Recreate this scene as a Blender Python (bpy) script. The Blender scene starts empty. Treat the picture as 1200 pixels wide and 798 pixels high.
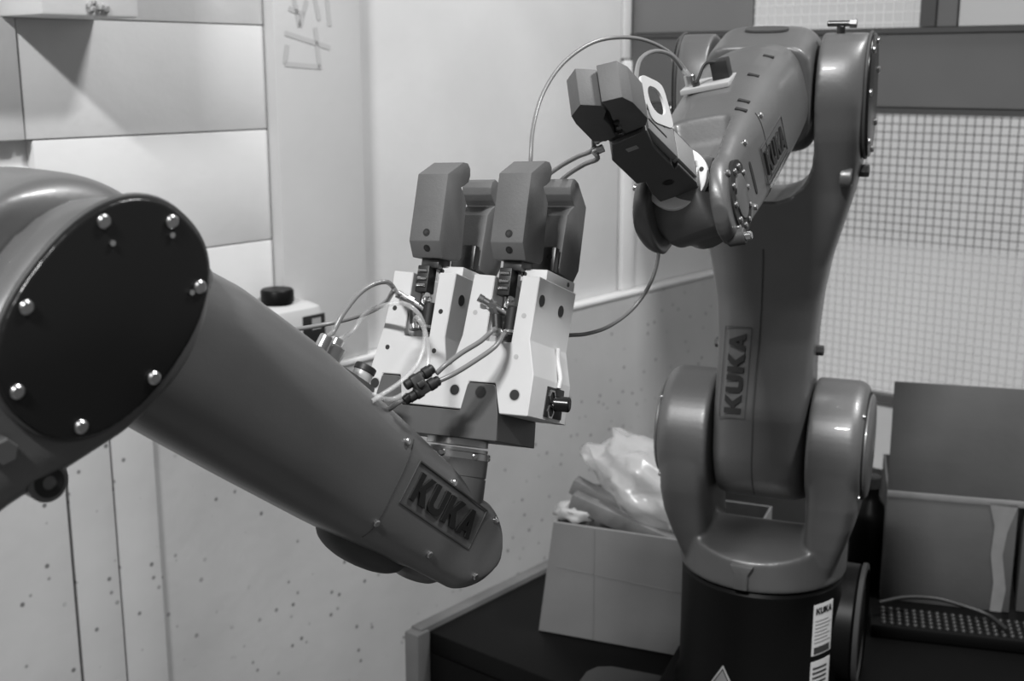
import bpy, bmesh, math, random
from mathutils import Vector, Matrix, noise
random.seed(7)
sc = bpy.context.scene
COL = sc.collection
V = Vector
# ------------------------------------------------------------------ camera
FPX, PITCH, CAMH = 1424.0, math.radians(12.6), 0.885
C0 = V((0, 0, CAMH))
FW = V((0, math.cos(PITCH), -math.sin(PITCH))); UPV = V((0, math.sin(PITCH), math.cos(PITCH))); RT = V((1, 0, 0))
def at(px, py, d):
    """photo pixel + distance along the view axis -> point in the room (metres)"""
    return C0 + FW*d + RT*((px-600)/FPX*d) + UPV*((399-py)/FPX*d)
cam = bpy.data.cameras.new('camera'); camo = bpy.data.objects.new('camera', cam); COL.objects.link(camo)
camo.location = C0; camo.rotation_euler = (math.pi/2-PITCH, 0, 0)
cam.sensor_width = 36; cam.lens = FPX/1200*36; cam.clip_start = .05
cam.dof.use_dof = True; cam.dof.focus_distance = 1.06; cam.dof.aperture_fstop = 9
sc.camera = camo
# ------------------------------------------------------------------ world, lamps, exposure
sc.view_settings.view_transform = 'Standard'; sc.view_settings.look = 'None'
sc.view_settings.exposure = 0.0; sc.view_settings.gamma = 1; sc.view_settings.use_curve_mapping = False
wd = bpy.data.worlds.new('room_ambient'); sc.world = wd; wd.use_nodes = True
wd.node_tree.nodes['Background'].inputs[0].default_value = (.9, .9, .9, 1)
wd.node_tree.nodes['Background'].inputs[1].default_value = .20
def area(name, loc, target, sx, sy, power):
    l = bpy.data.lights.new(name, 'AREA'); l.shape = 'RECTANGLE'; l.size = sx; l.size_y = sy; l.energy = power
    o = bpy.data.objects.new(name, l); COL.objects.link(o); o.location = loc
    o.rotation_euler = (V(target)-V(loc)).to_track_quat('-Z', 'Y').to_euler()
    return o
area('ceiling_lamp_far', (1.82, 1.05, 3.85), (1.2, 1.2, 0), .75, .2, 140)
area('ceiling_lamp_near', (-1.35, -1.87, 3.85), (-.4, .6, .3), .75, .2, 218)
# ------------------------------------------------------------------ materials (the photograph is monochrome)
def lin(s):
    s /= 255.0
    return s/12.92 if s <= .04045 else ((s+.055)/1.055)**2.4
MATS = {}
def mat(name, s, rough=.5, metal=0., var=0., vscale=8., bump=0., bscale=60., spec=.5, coat=0., trans=0., alpha=1., emit=0.):
    m = bpy.data.materials.new(name); m.use_nodes = True; nt = m.node_tree; b = nt.nodes['Principled BSDF']
    g = lin(s)
    b.inputs['Base Color'].default_value = (g, g, g, 1); b.inputs['Roughness'].default_value = rough
    b.inputs['Metallic'].default_value = metal; b.inputs['Specular IOR Level'].default_value = spec
    b.inputs['Coat Weight'].default_value = coat; b.inputs['Transmission Weight'].default_value = trans
    b.inputs['Alpha'].default_value = alpha
    if emit:
        b.inputs['Emission Color'].default_value = (1, 1, 1, 1); b.inputs['Emission Strength'].default_value = emit
    tc = nt.nodes.new('ShaderNodeTexCoord')
    if var:
        n = nt.nodes.new('ShaderNodeTexNoise'); n.inputs['Scale'].default_value = vscale; n.inputs['Detail'].default_value = 6
        r = nt.nodes.new('ShaderNodeValToRGB'); lo, hi = lin(max(0, s-var)), lin(min(255, s+var))
        r.color_ramp.elements[0].position = .3; r.color_ramp.elements[0].color = (lo, lo, lo, 1)
        r.color_ramp.elements[1].position = .7; r.color_ramp.elements[1].color = (hi, hi, hi, 1)
        nt.links.new(tc.outputs['Object'], n.inputs['Vector']); nt.links.new(n.outputs['Fac'], r.inputs['Fac'])
        nt.links.new(r.outputs['Color'], b.inputs['Base Color'])
    if bump:
        n = nt.nodes.new('ShaderNodeTexNoise'); n.inputs['Scale'].default_value = bscale; n.inputs['Detail'].default_value = 4
        bp = nt.nodes.new('ShaderNodeBump'); bp.inputs['Strength'].default_value = bump; bp.inputs['Distance'].default_value = .002
        nt.links.new(tc.outputs['Object'], n.inputs['Vector']); nt.links.new(n.outputs['Fac'], bp.inputs['Height'])
        nt.links.new(bp.outputs['Normal'], b.inputs['Normal'])
    MATS[name] = m
    return m
mat('robot_paint', 105, .43, .42, 3, 14, .05, 260, .5, .15)
mat('robot_dark_paint', 62, .6, 0, 3, 14, .05, 260)
mat('black_gloss', 22, .26, 0, 0, spec=.4)
mat('black_base', 12, .4, 0, 2, 6, spec=.15)
mat('black_matte', 24, .7)
mat('black_rubber', 30, .5)
mat('logo_black', 20, .55)
mat('steel', 190, .28, 1)
mat('bright_steel', 225, .2, 1)
mat('dark_steel', 90, .35, 1)
mat('alu_white', 202, .5, 0, 3, 20, .03, 200)
mat('alu_grey', 178, .42, .2, 4, 20)
mat('jaw_grey', 92, .62, 0, 4, 30, .12, 500)
mat('plate_grey', 82, .5, 0, 3, 20)
mat('rail_grey', 140, .5)
mat('plastic_grey', 150, .5)
mat('ring_white', 225, .35)
mat('hose_grey', 120, .3, 0, spec=.6)
mat('hose_dark', 92, .35, 0, spec=.6)
mat('hose_clear', 205, .15, 0, spec=.6, alpha=.32)
mat('wall_paint', 212, .75, 0, 5, 5, .25, 60)
mat('pilaster_paint', 200, .75, 0, 4, 4, .2, 60)
mat('pencil', 182, .8)
mat('beam_paint', 88, .5, 0, 3, 4)
mat('beam_dark', 62, .5)
mat('panel_grey', 108, .6, 0, 4, 3)
mat('light_panel', 170, .6)
mat('cardboard', 112, .8, 0, 6, 7, .15, 90)
mat('cardboard_dark', 80, .8, 0, 6, 7, .15, 90)
mat('crease', 108, .8)
mat('sheet_grey', 70, .8)
mat('tape', 128, .35, 0, 8, 20)
mat('bench_black', 8, .5, 0, 2, 6, spec=.12)
mat('bench_edge', 84, .55, 0, 8, 9)
mat('floor_grey', 84, .6, 0, 8, 3)
mat('canister_white', 190, .4)
mat('label_white', 200, .5)
mat('label_grey', 150, .5)
mat('label_dark', 60, .9, spec=.1)
mat('wood_dark', 88, .7, 0, 14, 25)
mat('film', 190, .25, 0, 12, 9, .3, 25, spec=.6, alpha=.5)
mat('wire', 205, .5)
def glass_mat():
    m = bpy.data.materials.new('wired_glass'); m.use_nodes = True; nt = m.node_tree; nt.nodes.clear()
    out = nt.nodes.new('ShaderNodeOutputMaterial'); e = nt.nodes.new('ShaderNodeEmission'); g = nt.nodes.new('ShaderNodeBsdfGlossy'); a = nt.nodes.new('ShaderNodeAddShader')
    tc = nt.nodes.new('ShaderNodeTexCoord'); n = nt.nodes.new('ShaderNodeTexNoise'); n.inputs['Scale'].default_value = 2.2; r = nt.nodes.new('ShaderNodeValToRGB')
    r.color_ramp.elements[0].color = (.37, .37, .37, 1); r.color_ramp.elements[1].color = (.52, .52, .52, 1)
    g.inputs['Color'].default_value = (.04, .04, .04, 1); g.inputs['Roughness'].default_value = .3
    nt.links.new(tc.outputs['Object'], n.inputs['Vector']); nt.links.new(n.outputs['Fac'], r.inputs['Fac']); nt.links.new(r.outputs['Color'], e.inputs['Color'])
    nt.links.new(e.outputs[0], a.inputs[0]); nt.links.new(g.outputs[0], a.inputs[1]); nt.links.new(a.outputs[0], out.inputs[0])
    MATS['wired_glass'] = m
glass_mat()
def concrete_mat():
    """light painted concrete with scattered dark pits and faint trowel marks"""
    m = mat('concrete', 170, .8, 0, 9, 3, .35, 35)
    nt = m.node_tree; b = nt.nodes['Principled BSDF']; src = b.inputs['Base Color'].links[0].from_socket
    tc = [n for n in nt.nodes if n.type == 'TEX_COORD'][0]
    v = nt.nodes.new('ShaderNodeTexVoronoi'); v.inputs['Scale'].default_value = 32; v.inputs['Randomness'].default_value = 1
    mr = nt.nodes.new('ShaderNodeMapRange'); mr.inputs[1].default_value = .07; mr.inputs[2].default_value = .16
    n2 = nt.nodes.new('ShaderNodeTexNoise'); n2.inputs['Scale'].default_value = 9
    mr2 = nt.nodes.new('ShaderNodeMapRange'); mr2.inputs[1].default_value = .36; mr2.inputs[2].default_value = .44; mr2.inputs[3].default_value = 1; mr2.inputs[4].default_value = 0
    mx = nt.nodes.new('ShaderNodeMath'); mx.operation = 'MAXIMUM'
    mix = nt.nodes.new('ShaderNodeMix'); mix.data_type = 'RGBA'; mix.inputs[6].default_value = (lin(95),)*3+(1,)
    nt.links.new(tc.outputs['Object'], v.inputs['Vector']); nt.links.new(tc.outputs['Object'], n2.inputs['Vector'])
    nt.links.new(v.outputs['Distance'], mr.inputs[0]); nt.links.new(n2.outputs['Fac'], mr2.inputs[0])
    nt.links.new(mr.outputs[0], mx.inputs[0]); nt.links.new(mr2.outputs[0], mx.inputs[1])
    nt.links.new(mx.outputs[0], mix.inputs[0]); nt.links.new(src, mix.inputs[7]); nt.links.new(mix.outputs[2], b.inputs['Base Color'])
concrete_mat()
# ------------------------------------------------------------------ mesh helpers
def frame(o, x, y, z):
    m = Matrix.Identity(4)
    for i, a in enumerate((x, y, z)):
        for j in range(3): m[j][i] = a[j]
    for j in range(3): m[j][3] = o[j]
    return m
def T(x, y, z): return Matrix.Translation((x, y, z))
def RX(d): return Matrix.Rotation(math.radians(d), 4, 'X')
def RY(d): return Matrix.Rotation(math.radians(d), 4, 'Y')
def RZ(d): return Matrix.Rotation(math.radians(d), 4, 'Z')
def to_mesh(bm, name='mesh', smooth=40):
    bmesh.ops.recalc_face_normals(bm, faces=bm.faces)
    if smooth:
        for f in bm.faces: f.smooth = True
        a = math.radians(smooth)
        for e in bm.edges:
            if len(e.link_faces) == 2 and e.calc_face_angle(0) > a: e.smooth = False
    me = bpy.data.meshes.new(name); bm.to_mesh(me); bm.free(); return me
def box(bm, x0, x1, y0, y1, z0, z1, bev=0., M=None, seg=2):
    r = bmesh.ops.create_cube(bm, size=1)
    vs = r['verts']
    for v in vs: v.co = V((x0+(v.co.x+.5)*(x1-x0), y0+(v.co.y+.5)*(y1-y0), z0+(v.co.z+.5)*(z1-z0)))
    if bev:
        es = list({e for v in vs for e in v.link_edges})
        r = bmesh.ops.bevel(bm, geom=es, offset=bev, segments=seg, affect='EDGES', profile=.5)
        vs = list({v for f in r['faces'] for v in f.verts} | {v for v in vs if v.is_valid})
    if M is not None: bmesh.ops.transform(bm, matrix=M, verts=vs)
    return bm
def cyl(bm, r, z0, z1, seg=24, M=None, r2=None, bev=0.):
    """cylinder along +Z"""
    r2 = r if r2 is None else r2
    prof = [(0, z0), (r, z0), (r2, z1), (0, z1)]
    if bev: prof = [(0, z0), (r-bev, z0), (r, z0+bev), (r2, z1-bev), (r2-bev, z1), (0, z1)]
    return lathe(bm, prof, seg, M)
def lathe(bm, prof, seg=32, M=None):
    rings = []; vs = []
    for r, z in prof:
        if r < 1e-7:
            v = bm.verts.new((0, 0, z)); rings.append([v]); vs.append(v)
        else:
            ring = [bm.verts.new((r*math.cos(2*math.pi*k/seg), r*math.sin(2*math.pi*k/seg), z)) for k in range(seg)]
            rings.append(ring); vs += ring
    for a, b in zip(rings, rings[1:]):
        for k in range(seg):
            k2 = (k+1) % seg
            if len(a) == 1 and len(b) == 1: continue
            if len(a) == 1: bm.faces.new((a[0], b[k], b[k2]))
            elif len(b) == 1: bm.faces.new((a[k], a[k2], b[0]))
            else: bm.faces.new((a[k], a[k2], b[k2], b[k]))
    if M is not None: bmesh.ops.transform(bm, matrix=M, verts=vs)
    return bm
def prism(bm, poly, z0, z1, M=None, bev=0., seg=2):
    """polygon in XY extruded along Z"""
    n = len(poly)
    a = [bm.verts.new((x, y, z0)) for x, y in poly]; b = [bm.verts.new((x, y, z1)) for x, y in poly]
    fs = [bm.faces.new(a[::-1]), bm.faces.new(b)]
    for i in range(n): fs.append(bm.faces.new((a[i], a[(i+1) % n], b[(i+1) % n], b[i])))
    vs = a+b
    bmesh.ops.recalc_face_normals(bm, faces=fs)
    if bev:
        es = list({e for f in fs for e in f.edges})
        r = bmesh.ops.bevel(bm, geom=es, offset=bev, segments=seg, affect='EDGES', profile=.5, clamp_overlap=True)
        vs = list({v for f in r['faces'] for v in f.verts} | {v for v in vs if v.is_valid})
    if M is not None: bmesh.ops.transform(bm, matrix=M, verts=vs)
    return bm
def sup(t, a, b, e):
    c, s = math.cos(t), math.sin(t)
    return (a*math.copysign(abs(c)**(2/e), c), b*math.copysign(abs(s)**(2/e), s))
def loft(bm, secs, seg=48, M=None):
    """secs: (t, cx, cy, a, b, exponent) superellipse sections stacked along Z"""
    rings = []; vs = []
    for t, cx, cy, a, b, e in secs:
        ring = []
        for k in range(seg):
            x, y = sup(2*math.pi*k/seg, a, b, e)
            ring.append(bm.verts.new((cx+x, cy+y, t)))
        rings.append(ring); vs += ring
    bm.faces.new(rings[0][::-1]); bm.faces.new(rings[-1])
    for a, b in zip(rings, rings[1:]):
        for k in range(seg): bm.faces.new((a[k], a[(k+1) % seg], b[(k+1) % seg], b[k]))
    if M is not None: bmesh.ops.transform(bm, matrix=M, verts=vs)
    return bm
def lerp_tab(tab, t):
    for (t0, *v0), (t1, *v1) in zip(tab, tab[1:]):
        if t <= t1:
            k = (t-t0)/(t1-t0) if t1 > t0 else 0
            k = max(0, min(1, k)); k = k*k*(3-2*k) if False else k
            return [a+(b-a)*k for a, b in zip(v0, v1)]
    return list(tab[-1][1:])
def catmull(pts, n=10, closed=False):
    P = [V(p) for p in pts]; out = []
    m = len(P)
    rng = range(m) if closed else range(m-1)
    for i in rng:
        p0 = P[(i-1) % m] if (closed or i > 0) else P[0]*2-P[1]
        p1, p2 = P[i], P[(i+1) % m]
        p3 = P[(i+2) % m] if (closed or i+2 < m) else P[-1]*2-P[-2]
        for k in range(n):
            t = k/n
            out.append(.5*((2*p1)+(p2-p0)*t+(2*p0-5*p1+4*p2-p3)*t*t+(3*p1-p0-3*p2+p3)*t**3))
    if not closed: out.append(P[-1])
    return out
def tube(bm, pts, r, seg=10):
    n = len(pts); T0 = (pts[1]-pts[0]).normalized(); N = T0.orthogonal().normalized(); rings = []
    for i, p in enumerate(pts):
        t = (pts[min(i+1, n-1)]-pts[max(i-1, 0)]).normalized()
        N = (N-t*N.dot(t)).normalized(); B = t.cross(N)
        rings.append([bm.verts.new(p+(N*math.cos(2*math.pi*k/seg)+B*math.sin(2*math.pi*k/seg))*r) for k in range(seg)])
    for a, b in zip(rings, rings[1:]):
        for k in range(seg): bm.faces.new((a[k], a[(k+1) % seg], b[(k+1) % seg], b[k]))
    bm.faces.new(rings[0][::-1]); bm.faces.new(rings[-1])
    return bm
def NB(): return bmesh.new()
def evaluated(o):
    dg = bpy.context.evaluated_depsgraph_get(); dg.update()
    me = bpy.data.meshes.new_from_object(o.evaluated_get(dg)); return me
def fuse(bm, voxel=.003, cutters=(), smooth=8, name='cast'):
    """union of overlapping solids with cast-like fillets, cutters subtracted"""
    bmesh.ops.recalc_face_normals(bm, faces=bm.faces)
    me = bpy.data.meshes.new(name); bm.to_mesh(me); bm.free()
    o = bpy.data.objects.new('work', me); COL.objects.link(o)
    m = o.modifiers.new('r', 'REMESH'); m.mode = 'VOXEL'; m.voxel_size = voxel
    tmp = []
    for c in cutters:
        bmesh.ops.recalc_face_normals(c, faces=c.faces)
        cm = bpy.data.meshes.new('cut'); c.to_mesh(cm); c.free()
        co = bpy.data.objects.new('cut', cm); COL.objects.link(co); tmp.append(co)
        b = o.modifiers.new('b', 'BOOLEAN'); b.operation = 'DIFFERENCE'; b.object = co
        try: b.solver = 'MANIFOLD'
        except Exception: b.solver = 'EXACT'
    if cutters:
        m2 = o.modifiers.new('r2', 'REMESH'); m2.mode = 'VOXEL'; m2.voxel_size = voxel
    s = o.modifiers.new('s', 'SMOOTH'); s.factor = .5; s.iterations = smooth
    out = evaluated(o); out.name = name; out.materials.clear()
    for q in tmp+[o]:
        d = q.data; bpy.data.objects.remove(q); bpy.data.meshes.remove(d)
    for p in out.polygons: p.use_smooth = True
    return out
def link(name, me, material, parent=None, M=None):
    """one mesh object placed by a world matrix, optionally parented"""
    if isinstance(me, bmesh.types.BMesh): me = to_mesh(me, name)
    o = bpy.data.objects.new(name, me); COL.objects.link(o)
    m = MATS[material]
    if not me.materials: me.materials.append(m)
    o.matrix_world = M if M is not None else Matrix.Identity(4)
    if parent is not None:
        o.parent = parent; o.matrix_parent_inverse = WM[parent.name].inverted()
    WM[o.name] = (M if M is not None else Matrix.Identity(4)).copy()
    return o
WM = {}
def thing(name, label, cat, M, group=None):
    o = bpy.data.objects.new(name, None); COL.objects.link(o); o.matrix_world = M; o.empty_display_size = .05
    WM[o.name] = M.copy()
    tag(o, label, cat, group); return o
def tag(o, label=None, cat=None, group=None, kind=None):
    if label: o['label'] = label
    if cat: o['category'] = cat
    if group: o['group'] = group
    if kind: o['kind'] = kind
    return o
def shape_center(bm):
    """recentre world-space geometry so the object's origin sits on it"""
    c = sum((v.co for v in bm.verts), V())/len(bm.verts)
    bmesh.ops.translate(bm, vec=-c, verts=bm.verts); return Matrix.Translation(c)
# letter shapes in a unit-height cell, as convex pieces
LET = {
 'K': (.95, [[(0, 0), (.27, 0), (.27, 1), (0, 1)], [(.2, .40), (.44, .36), (.92, 1), (.60, 1)], [(.30, .52), (.50, .70), (.97, 0), (.63, 0)]]),
 'U': (.92, [[(0, .3), (.26, .3), (.26, 1), (0, 1)], [(.62, .3), (.88, .3), (.88, 1), (.62, 1)],
             [(0, .3), (.05, .13), (.16, .03), (.32, 0), (.44, 0), (.44, .23), (.33, .24), (.26, .3)], [(.88, .3), (.83, .13), (.72, .03), (.56, 0), (.44, 0), (.44, .23), (.55, .24), (.62, .3)]]),
 'A': (.98, [[(0, 0), (.28, 0), (.56, 1), (.34, 1)], [(.64, 0), (.92, 0), (.58, 1), (.36, 1)], [(.2, .18), (.72, .18), (.66, .38), (.26, .38)]]),
}
def word(bm, text, h, depth, stretch=1.0, gap=.1, M=None):
    """letters in the XY plane, raised along Z from -depth to +depth; origin at lower-left"""
    x = 0; k = 0
    for ch in text:
        wdt, ps = LET[ch]
        for i, p in enumerate(ps):
            prism(bm, [((x+a*stretch)*h, b*h) for a, b in p], -depth, depth+.00004*i, M)
        x += (wdt+gap)*stretch
    return x*h
def screw_mesh(r=.004, h=.003):
    bm = NB(); cyl(bm, r, -.002, h, 14, bev=r*.3)
    me = to_mesh(bm, 'screw'); return me
def dark_socket(r, h=.0006): 
    bm = NB(); cyl(bm, r, -.002, h, 10); return to_mesh(bm, 'socket')
# ------------------------------------------------------------------ room axes: e runs along the left wall, m points out of it
AW = math.radians(40)
EW = V((math.sin(AW), math.cos(AW), 0)); MW = V((math.cos(AW), -math.sin(AW), 0))
ROOM = frame(V((0, 0, 0)), EW, MW, V((0, 0, -1)))     # not used for meshes, kept for reference of axes
WALLF = frame(V((0, 0, 0)), MW, EW, V((0, 0, 1)))     # x = out of the left wall, y = along it, z = up
def wbox(name, m0, m1, s0, s1, z0, z1, material, parent=None, bev=0.0, kind=None):
    c = V(((m0+m1)/2, (s0+s1)/2, (z0+z1)/2)); bm = NB()
    box(bm, m0-c.x, m1-c.x, s0-c.y, s1-c.y, z0-c.z, z1-c.z, bev)
    o = link(name, to_mesh(bm, name, 30), material, parent, WALLF @ Matrix.Translation(c))
    if kind: o['kind'] = kind
    return o
FLOOR = -.80
fl = wbox('floor', -2.2, 6, -6, 3.4, FLOOR-.1, FLOOR, 'floor_grey', kind='structure')
wl = wbox('wall_left', -2.0, -1.652, -.9, 2.962, FLOOR, .345, 'concrete', kind='structure')
tag(wl, 'lower concrete wall with ledge')
wbox('ledge', -1.7, -1.648, -.9, 2.962, .345, .355, 'wall_paint', wl, .003)
wbox('wall_core', -2.0, -1.70, -.9, 2.962, .35, 1.75, 'wall_paint', wl)
wbox('upper_panel', -1.72, -1.68, 1.552, 2.40, .355, 1.75, 'wall_paint', wl, .003)
wbox('corner_strip', -1.72, -1.672, 2.408, 2.465, .355, .905, 'wall_paint', wl, .006)
wbox('upper_panel', -1.72, -1.68, 2.472, 2.962, .355, 1.75, 'wall_paint', wl, .003)
wbox('corner_strip', -1.72, -1.675, 2.402, 2.434, .908, 1.75, 'wall_paint', wl, .004)
pil = wbox('pilaster', -1.72, -1.655, 1.352, 1.55, .355, 1.75, 'pilaster_paint', wl, .004)
for z0, z1, s0, s1, d in ((.357, .593, .40, .916, 0), (.357, .593, .918, 1.350, 0), (.595, .745, .40, .918, -.012), (.595, .783, .920, 1.350, 0), (.785, .956, .40, .907, .003),
                          (.785, .956, .909, 1.350, 0), (.9575, 1.25, 1.036, 1.350, .001), (1.252, 1.70, .40, 1.350, 0), (.9575, 1.25, .40, .884, .001)):
    wbox('block', -1.72, -1.68+d, s0, s1, z0, z1, 'wall_paint', wl, .0018)
wbox('block', -1.72, -1.565, .885, 1.035, .956, 1.16, 'wall_paint', wl, .004)          # slab that stands proud and casts the shadow
bm = NB()                                                                            # mortar crumbs on the slab edge
for k in range(7): bmesh.ops.create_icosphere(bm, subdivisions=1, radius=.004+.004*random.random(), matrix=T(-1.566+.004*random.random(), .955+.03*random.random(), .962+.016*random.random()))
link('mortar', to_mesh(bm, 'mortar'), 'plastic_grey', wl, WALLF)
for s0, s1, d in ((-.3, .905, .010), (.911, .985, .008), (.988, 1.062, .009)):
    wbox('pier_board', -1.67, -1.652+d, s0, s1, FLOOR, .342, 'concrete', wl, .003)
# pencil marks on the pilaster
def strip(bm, pts, w, h=.0008):
    """flat stroke in the wall plane: pts (s, z)"""
    for (a, b), (c, d) in zip(pts, pts[1:]):
        dx, dy = c-a, d-b; L = math.hypot(dx, dy); nx, ny = -dy/L*w/2, dx/L*w/2
        vs = [bm.verts.new((-1.655+h, p, q)) for p, q in ((a+nx, b+ny), (c+nx, d+ny), (c-nx, d-ny), (a-nx, b-ny))]
        bm.faces.new(vs)
bm = NB()
for pts in ([(1.375, .944), (1.475, .921)], [(1.378, .925), (1.372, .893)], [(1.372, .893), (1.452, .888)], [(1.442, .955), (1.450, .884)],
            [(1.395, 1.01), (1.408, .955)], [(1.385, .985), (1.418, .975)], [(1.44, 1.02), (1.452, .967)], [(1.47, 1.02), (1.476, .958)], [(1.408, .955), (1.425, 1.0)]):
    strip(bm, pts, .0085)
link('pencil_mark', to_mesh(bm, 'pencil_mark'), 'pencil', pil, WALLF)
# ------------------------------------------------------------------ window wall
SB, SG = 2.434, 2.962
wb = wbox('wall_back', -2.0, 1.6, SG, SG+.2, FLOOR, .06, 'wall_paint', kind='structure')
wbox('upper_band', -2.0, 1.6, SG+.05, SG+.2, .06, 1.75, 'wall_paint', wb)
beam = wbox('trim_1', -1.68, 1.6, SB, SG+.05, .81, .955, 'beam_paint', kind='structure')
tag(beam, 'dark grey horizontal beam across the window wall')
wbox('beam_lip', -1.68, 1.6, SB-.004, SB+.03, .795, .807, 'beam_dark', beam)
wbox('beam_lip', -1.68, 1.6, SB-.006, SB+.03, .955, .965, 'beam_dark', beam)
win = wbox('window_1', -1.68, 1.6, SG+.03, SG+.05, .06, .81, 'beam_dark', kind='structure')
tag(win, 'large wired glass window below the dark beam')
wbox('sill', -1.67, 1.6, SG-.02, SG+.03, .04, .06, 'beam_paint', win)
edges = [-1.66, -.55, .55, 1.58]
def wires(m0, m1, z0, z1, s, parent, pitch=.0205, t=.0012):
    bm = NB(); cm, cz = (m0+m1)/2, (z0+z1)/2
    k = m0+pitch/2
    while k < m1:
        box(bm, k-cm-t, k-cm+t, -.001, .001, z0-cz, z1-cz); k += pitch
    k = z0+pitch/2
    while k < z1:
        box(bm, m0-cm, m1-cm, -.0014, .0006, k-cz-t, k-cz+t); k += pitch
    o = link('wire_mesh', to_mesh(bm, 'wire_mesh', 0), 'wire', parent, WALLF @ Matrix.Translation((cm, s, cz))); o['kind'] = 'stuff'
for a, b in zip(edges, edges[1:]):
    p = wbox('pane', a+.012, b-.012, SG, SG+.006, .065, .79, 'wired_glass', win)
    wires(a+.012, b-.012, .065, .79, SG-.002, p)
    wbox('mullion', b-.014, b+.014, SG-.012, SG+.02, .06, .81, 'beam_dark', win)
win2 = wbox('window_2', -1.68, 1.6, SB+.06, SB+.08, .965, 1.75, 'beam_dark', kind='structure')
tag(win2, 'row of panels and wired glass above the dark beam')
wbox('panel', -1.68, -1.368, SB+.012, SB+.06, .967, 1.75, 'panel_grey', win2)
p = wbox('pane', -1.364, -.990, SB+.02, SB+.026, .967, 1.75, 'wired_glass', win2); wires(-1.364, -.990, .967, 1.75, SB+.018, p)
wbox('mullion', -.986, -.955, SB+.004, SB+.06, .967, 1.75, 'beam_dark', win2)
wbox('mullion', -.952, -.914, SB+.008, SB+.06, .967, 1.75, 'beam_paint', win2)
wbox('panel', -.910, 1.6, SB+.012, SB+.06, .967, 1.75, 'light_panel', win2)
# ================================================================== robots
Z3 = V((0, 0, 1))
SCREW = screw_mesh(.0042, .003); SMALLSCREW = screw_mesh(.003, .0025)
MESH = {}
def frange(a, b, n): return [a+(b-a)*i/(n-1) for i in range(n)]
LINKTAB = [(-.084, .0615, .084, 0, 4), (0, .0615, .084, 0, 5), (.06, .0615, .078, 0, 4.5), (.10, .062, .068, -.006, 4), (.15, .0635, .058, -.014, 4), (.2, .068, .052, -.019, 4), (.25, .077, .050, -.02, 4),
           (.30, .091, .050, -.02, 4), (.34, .102, .051, -.019, 4.5), (.38, .110, .056, -.010, 5), (.42, .1125, .062, -.001, 6), (.455, .1125, .064, 0, 7), (.54, .1125, .064, 0, 7)]
ARMTAB = [(.07, .058, .020, .055, 3), (.12, .061, .021, .057, 3), (.2, .060, .018, .056, 3.2), (.3, .054, .011, .053, 3.8), (.38, .047, .005, .048, 5), (.42, .042, 0, .0455, 5.5), (.48, .042, 0, .0445, 5.5)]
def arm_sec(x):
    hz, zc, hy, e = lerp_tab(ARMTAB, x)
    if x > .432: hz = math.sqrt(max(1e-6, .0425**2-(x-.432)**2)) if x < .4740 else .004
    return hz, zc, hy, e
def arm_y(x, z):
    """half width of the forearm skin at height z"""
    hz, zc, hy, e = arm_sec(x); k = min(.97, abs((z-zc)/hz))
    return hy*(1-k**e)**(1/e)
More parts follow.
